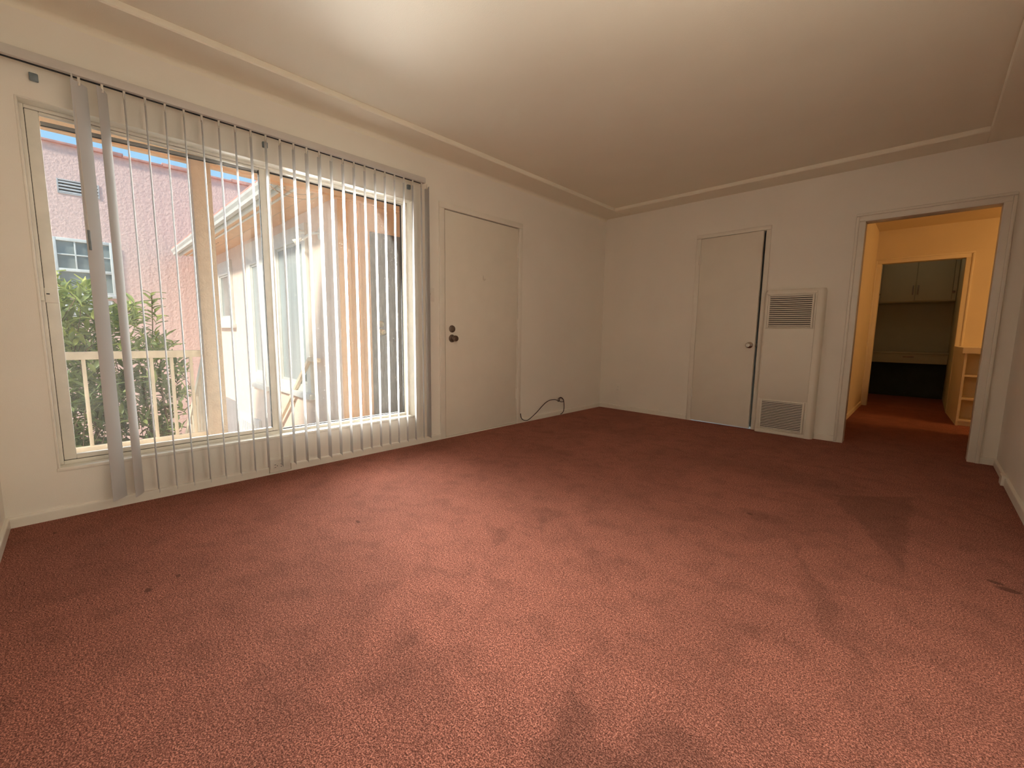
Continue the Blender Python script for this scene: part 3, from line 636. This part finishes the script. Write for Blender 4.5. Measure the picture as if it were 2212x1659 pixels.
def wing_window(x0, x1, z0, z1, fr, glass, mull=False):
    f = MB()
    frm(f, 'y', -3.0, -2.9605, x0, x1, z0, z1, fr, fr, fr * .8, fr * 1.6, .004)
    f.box(x0 - .06, x1 + .06, -3.05, -2.9605, z0 - .07, z0 - .0004, .006)
    if mull: f.box(x1 - fr - .20, x1 - fr - .16, -2.995, -2.9605, z0 + fr * .8 + .0005, z1 - fr * 1.6 - .0005, .003)
    f = f.build('window', 'ext_white', wg)
    i = MB(); g = .03
    frm(i, 'y', -2.98, -2.9605, x0 + fr + .0005, x1 - fr - .0005, z0 + fr * .8 + .0005, z1 - fr * 1.6 - .0005, g, g, g, g, .002)
    i.build('sash', 'gutter_metal', f)
    MB().box(x0 + fr * .9, x1 - fr * .9, -2.968, -2.961, z0 + fr * .5, z1 - fr).build('pane', glass, f, smooth=0)
wing_window(-6.34, -5.42, 1.07, 2.14, .14, 'ext_glass'); wing_window(-4.46, -3.62, .17, 2.25, .20, 'curtain_glass'); wing_window(-3.20, -2.07, .23, 2.19, .11, 'curtain_glass', True)
MB().box(-6.60, -5.65, -2.99, -2.955, -2.75, -.31, .004).build('panel', 'grey_panel', wg)
v = MB()
frm(v, 'y', -3.0, -2.963, -5.33, -4.25, -1.06, -.44, .07, .09, .11, .12, .004)
for k in range(9): v.box(-5.22 + .105 * k - .028, -5.22 + .105 * k + .028, -2.99, -2.963, -.949, -.561, .002)
v.box(-5.259, -4.341, -2.985, -2.964, -.77, -.73); v = v.build('lattice_vent', 'ext_white', wg)
MB().box(-5.32, -4.26, -2.962, -2.958, -1.05, -.45).build('vent_opening', 'grey_panel', v)
for (a, b_) in ((-2.865, -2.835), (-2.745, -2.715), (-2.655, -2.620)): MB().box(-1.292, -1.272, a, b_, -.03, 2.06 if a > -2.7 else 2.316, .003).build('pilaster', 'peach_stucco', wg)
nd = thing('entry_door', (-1.28, -2.16, -.03), 'dark weathered wooden entry door with brass locks across the walkway', 'door')
slab = MB().box(-1.290, -1.270, -2.615, -1.70, -.02, 2.035, .003).build('slab', 'dark_wood', nd)
for z in (.963, 1.055):
    MB().lathe([(0, 0), (.035, 0), (.035, .006), (.022, .012), (0, .013)], (-1.270, -2.515, z), (1, 0, 0), 20).build('lock_rose', 'brass', slab)
MB().lathe([(.012, 0), (.012, .025), (.026, .04), (.028, .055), (.018, .066), (0, .067)], (-1.262, -2.515, .963), (1, 0, 0), 20).build('knob', 'brass', slab)
MB().lathe([(0, 0), (.020, 0), (.024, .008), (.010, .014), (0, .014)], (-1.270, -2.235, 1.125), (1, 0, 0), 9).build('door_knocker', 'ext_white', slab)
MB().box(-1.292, -1.266, -1.70, -1.655, -.03, 2.08, .003).build('jamb', 'peach_stucco', nd)
# twin flood lamp on the wing wall
fl = thing('flood_lamp', (-2.0, -3.0, 1.95), 'white twin-head flood lamp with round cover on the wing wall', 'lamp')
MB().lathe([(0, 0), (.075, 0), (.072, .012), (.02, .02), (0, .02)], (-1.70, -2.96, 2.02), (0, -1, 0), 24).build('mounting_plate', 'ext_white', fl)
MB().tube([(-1.70, -2.97, 2.02), (-1.80, -3.03, 2.02), (-1.98, -3.05, 1.98)], .014).build('arm', 'ext_white', fl)
for (o, d) in (((-1.98, -3.06, 1.99), (-.3, -.7, -.55)), ((-1.93, -3.04, 2.05), (-.6, -.5, .1))):
    MB().lathe([(0, 0), (.016, 0), (.018, .04), (.034, .07), (.038, .095), (.033, .098), (0, .088)], o, d, 20).build('lamp_head', 'ext_white', fl)
m = MB(); m.tube([(-1.28, -3.60, 2.29), (-1.34, -3.50, 2.255), (-1.37, -3.36, 2.235), (-1.36, -3.20, 2.25), (-1.31, -3.10, 2.30)], .005)
m.tube([(-1.30, -3.50, 2.285), (-1.34, -3.40, 2.272), (-1.35, -3.28, 2.276), (-1.31, -3.16, 2.305)], .004)
m.build('overhead_wire', 'tan_stucco', None, (-1.34, -3.35, 2.25), 'slack dark wires hanging under the eave junction', 'wire')

# ------------------------------------------------------------ pink building across the courtyard
PX = -7.2
pb = thing('apartment_building', (PX - 1, -4, -2.75), 'pink stucco apartment building with louvred vent and grid window across the courtyard', 'building')
MB().box(PX - 1.5, PX, -9.5, 3.5, -2.75, 3.90).build('wall', 'pink_stucco', pb, smooth=0)
m = MB()
for k in range(24): m.box(PX - 1.6, PX + .06, -9.5 + .54 * k, -9.5 + .54 * k + .56, 3.900 + (.004 if k % 2 else 0), 3.935 + (.03 if k % 2 else 0), .006)
m.build('roof_coping', 'roof_tile', pb)
v = MB(); vy0, vy1, vz0, vz1 = -4.92, -4.42, 3.135, 3.365
frm(v, 'x', PX + .0005, PX + .012, vy0, vy1, vz0, vz1, .02, .02, .02, .02, .002)
for k in range(4):
    z = vz0 + .02 + (vz1 - vz0 - .03) * (k + .5) / 4
    v.prism([(PX + .012, z - .028), (PX + .016, z - .022), (PX - .002, z + .012), (PX - .008, z + .010)], 'y', vy0 + .01, vy1 - .01)
v = v.build('louvre_vent', 'vent_metal', pb); MB().box(PX - .005, PX + .002, vy0 + .01, vy1 - .01, vz0 + .01, vz1 - .01).build('vent_opening', 'slot_dark', v)
wy0, wy1, wz1 = -5.055, -4.32, 2.430
f = MB()
frm(f, 'x', PX + .0005, PX + .05, wy0, wy1, 1.541, wz1, .055, .05, .03, .05, .005); f.box(PX + .0005, PX + .048, wy0 + .0555, wy1 - .0505, 1.89, 1.94, .005); f.box(PX + .0005, PX + .07, wy0 - .03, wy1 + .03, 1.48, 1.5405, .005)
f = f.build('window', 'ext_white', pb)
g = MB(); MBW = (wy1 - wy0 - .1) / 3
for k in (1, 2): g.box(PX + .012, PX + .035, wy0 + .055 + MBW * k - .010, wy0 + .055 + MBW * k + .010, 1.9405, wz1 - .0505, .002)
g.box(PX + .013, PX + .033, wy0 + .0555, wy1 - .0505, 2.155, 2.175, .002); g.build('muntins', 'ext_white', f)
MB().box(PX + .001, PX + .011, wy0 + .04, wy1 - .04, 1.53, wz1 - .03).build('pane', 'ext_glass', f, smooth=0)
a = MB(); a.box(PX, PX + .03, wy0 + .06, wy1 - .06, 1.12, 1.44, .004)
for k in range(12): a.box(PX + .03, PX + .045, wy0 + .09 + .05 * k, wy0 + .11 + .05 * k, 1.14, 1.42, .002)
a.build('lower_vent', 'ext_white', pb)

# ------------------------------------------------------------ shrub
sh = thing('leafy_shrub', (-3.4, -4.6, -2.75), 'tall yellow-green leafy shrub rising behind the balcony railing', 'shrub')
poly = [(-5.35, 1.42), (-5.02, 1.50), (-4.86, 1.34), (-4.75, 1.47), (-4.60, 1.20), (-4.42, 1.28), (-4.30, 1.00), (-4.16, .86), (-4.02, .70), (-3.98, .30), (-4.16, -.25), (-4.22, -.75), (-5.35, -.8)]
def inside(y, z):
    r_ = False; n = len(poly)
    for i in range(n):
        (a, b_), (c_, d_) = poly[i], poly[(i + 1) % n]
        if (b_ > z) != (d_ > z) and y < (c_ - a) * (z - b_) / (d_ - b_) + a: r_ = not r_
    return r_
lf = bmesh.new(); twigs = MB()
def leaf(p, d, ln, wd):
    d = d.normalized(); up = Vector((random.uniform(-.4, .4), random.uniform(-.4, .4), 1)); s = d.cross(up).normalized(); u = s.cross(d).normalized()
    c = []
    for (t_, w_, dr) in ((0, .05, 0), (.3, .8, .02), (.6, .9, -.02), (1, .02, -.14)):
        q = p + d * (t_ * ln) + u * (dr * ln); c.append((lf.verts.new(q - s * wd * w_ + u * wd * .35), lf.verts.new(q), lf.verts.new(q + s * wd * w_ + u * wd * .35)))
    for A, B in zip(c, c[1:]):
        lf.faces.new((A[0], A[1], B[1], B[0])); lf.faces.new((A[1], A[2], B[2], B[1]))
def whorl(p, d, n, ln):
    d = d.normalized()
    for k in range(n):
        a = 2.4 * k; ref = d.cross(Vector((1, .2, .1))).normalized(); r2 = d.cross(ref)
        dd = d * random.uniform(.35, 1.1) + (ref * math.cos(a) + r2 * math.sin(a)) * .9
        leaf(p - d * (.016 * k * 1.2), dd, ln * random.uniform(.75, 1.15), ln * .16)
cnt = 0
while cnt < 520:
    y, z = random.uniform(-5.35, -3.95), random.uniform(-.8, 1.5)
    if not inside(y, z): continue
    x = -3.4 + random.uniform(-.45, .45); p = Vector((x, y, z)); d = Vector((random.uniform(-.5, .5), random.uniform(-.6, .6) + .25 * (y + 4.7), random.uniform(.3, 1.0)))
    whorl(p, d, random.randint(6, 9), random.uniform(.12, .18)); cnt += 1
    if cnt % 5 == 0: twigs.tube([p, p - d.normalized() * .2, p + Vector((0, -.1, -.6))], .004, 5, False)
sprig = Vector((-3.4, -4.245, 1.18))
twigs.tube([Vector((-3.4, -4.36, .3)), Vector((-3.4, -4.28, .75)), sprig + Vector((0, 0, .2))], .006, 6)
for k in range(4): whorl(sprig + Vector((0, .012 * k, .20 - .09 * k)), Vector((.1, .25, 1)), 6, .13)
whorl(Vector((-3.4, -4.29, .86)), Vector((.1, .1, .6)), 5, .11)
for k in range(7): twigs.tube([(-3.4 + .05 * k, -4.75 + .03 * k, -2.75), (-3.5 + .06 * k, -5.0 + .13 * k, -1.2), (-3.5 + .05 * k, -5.15 + .15 * k, .3)], lambda u: .022 - .012 * u, 7)
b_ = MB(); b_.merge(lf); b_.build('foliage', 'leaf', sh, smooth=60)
twigs.build('branches', 'bark', sh)
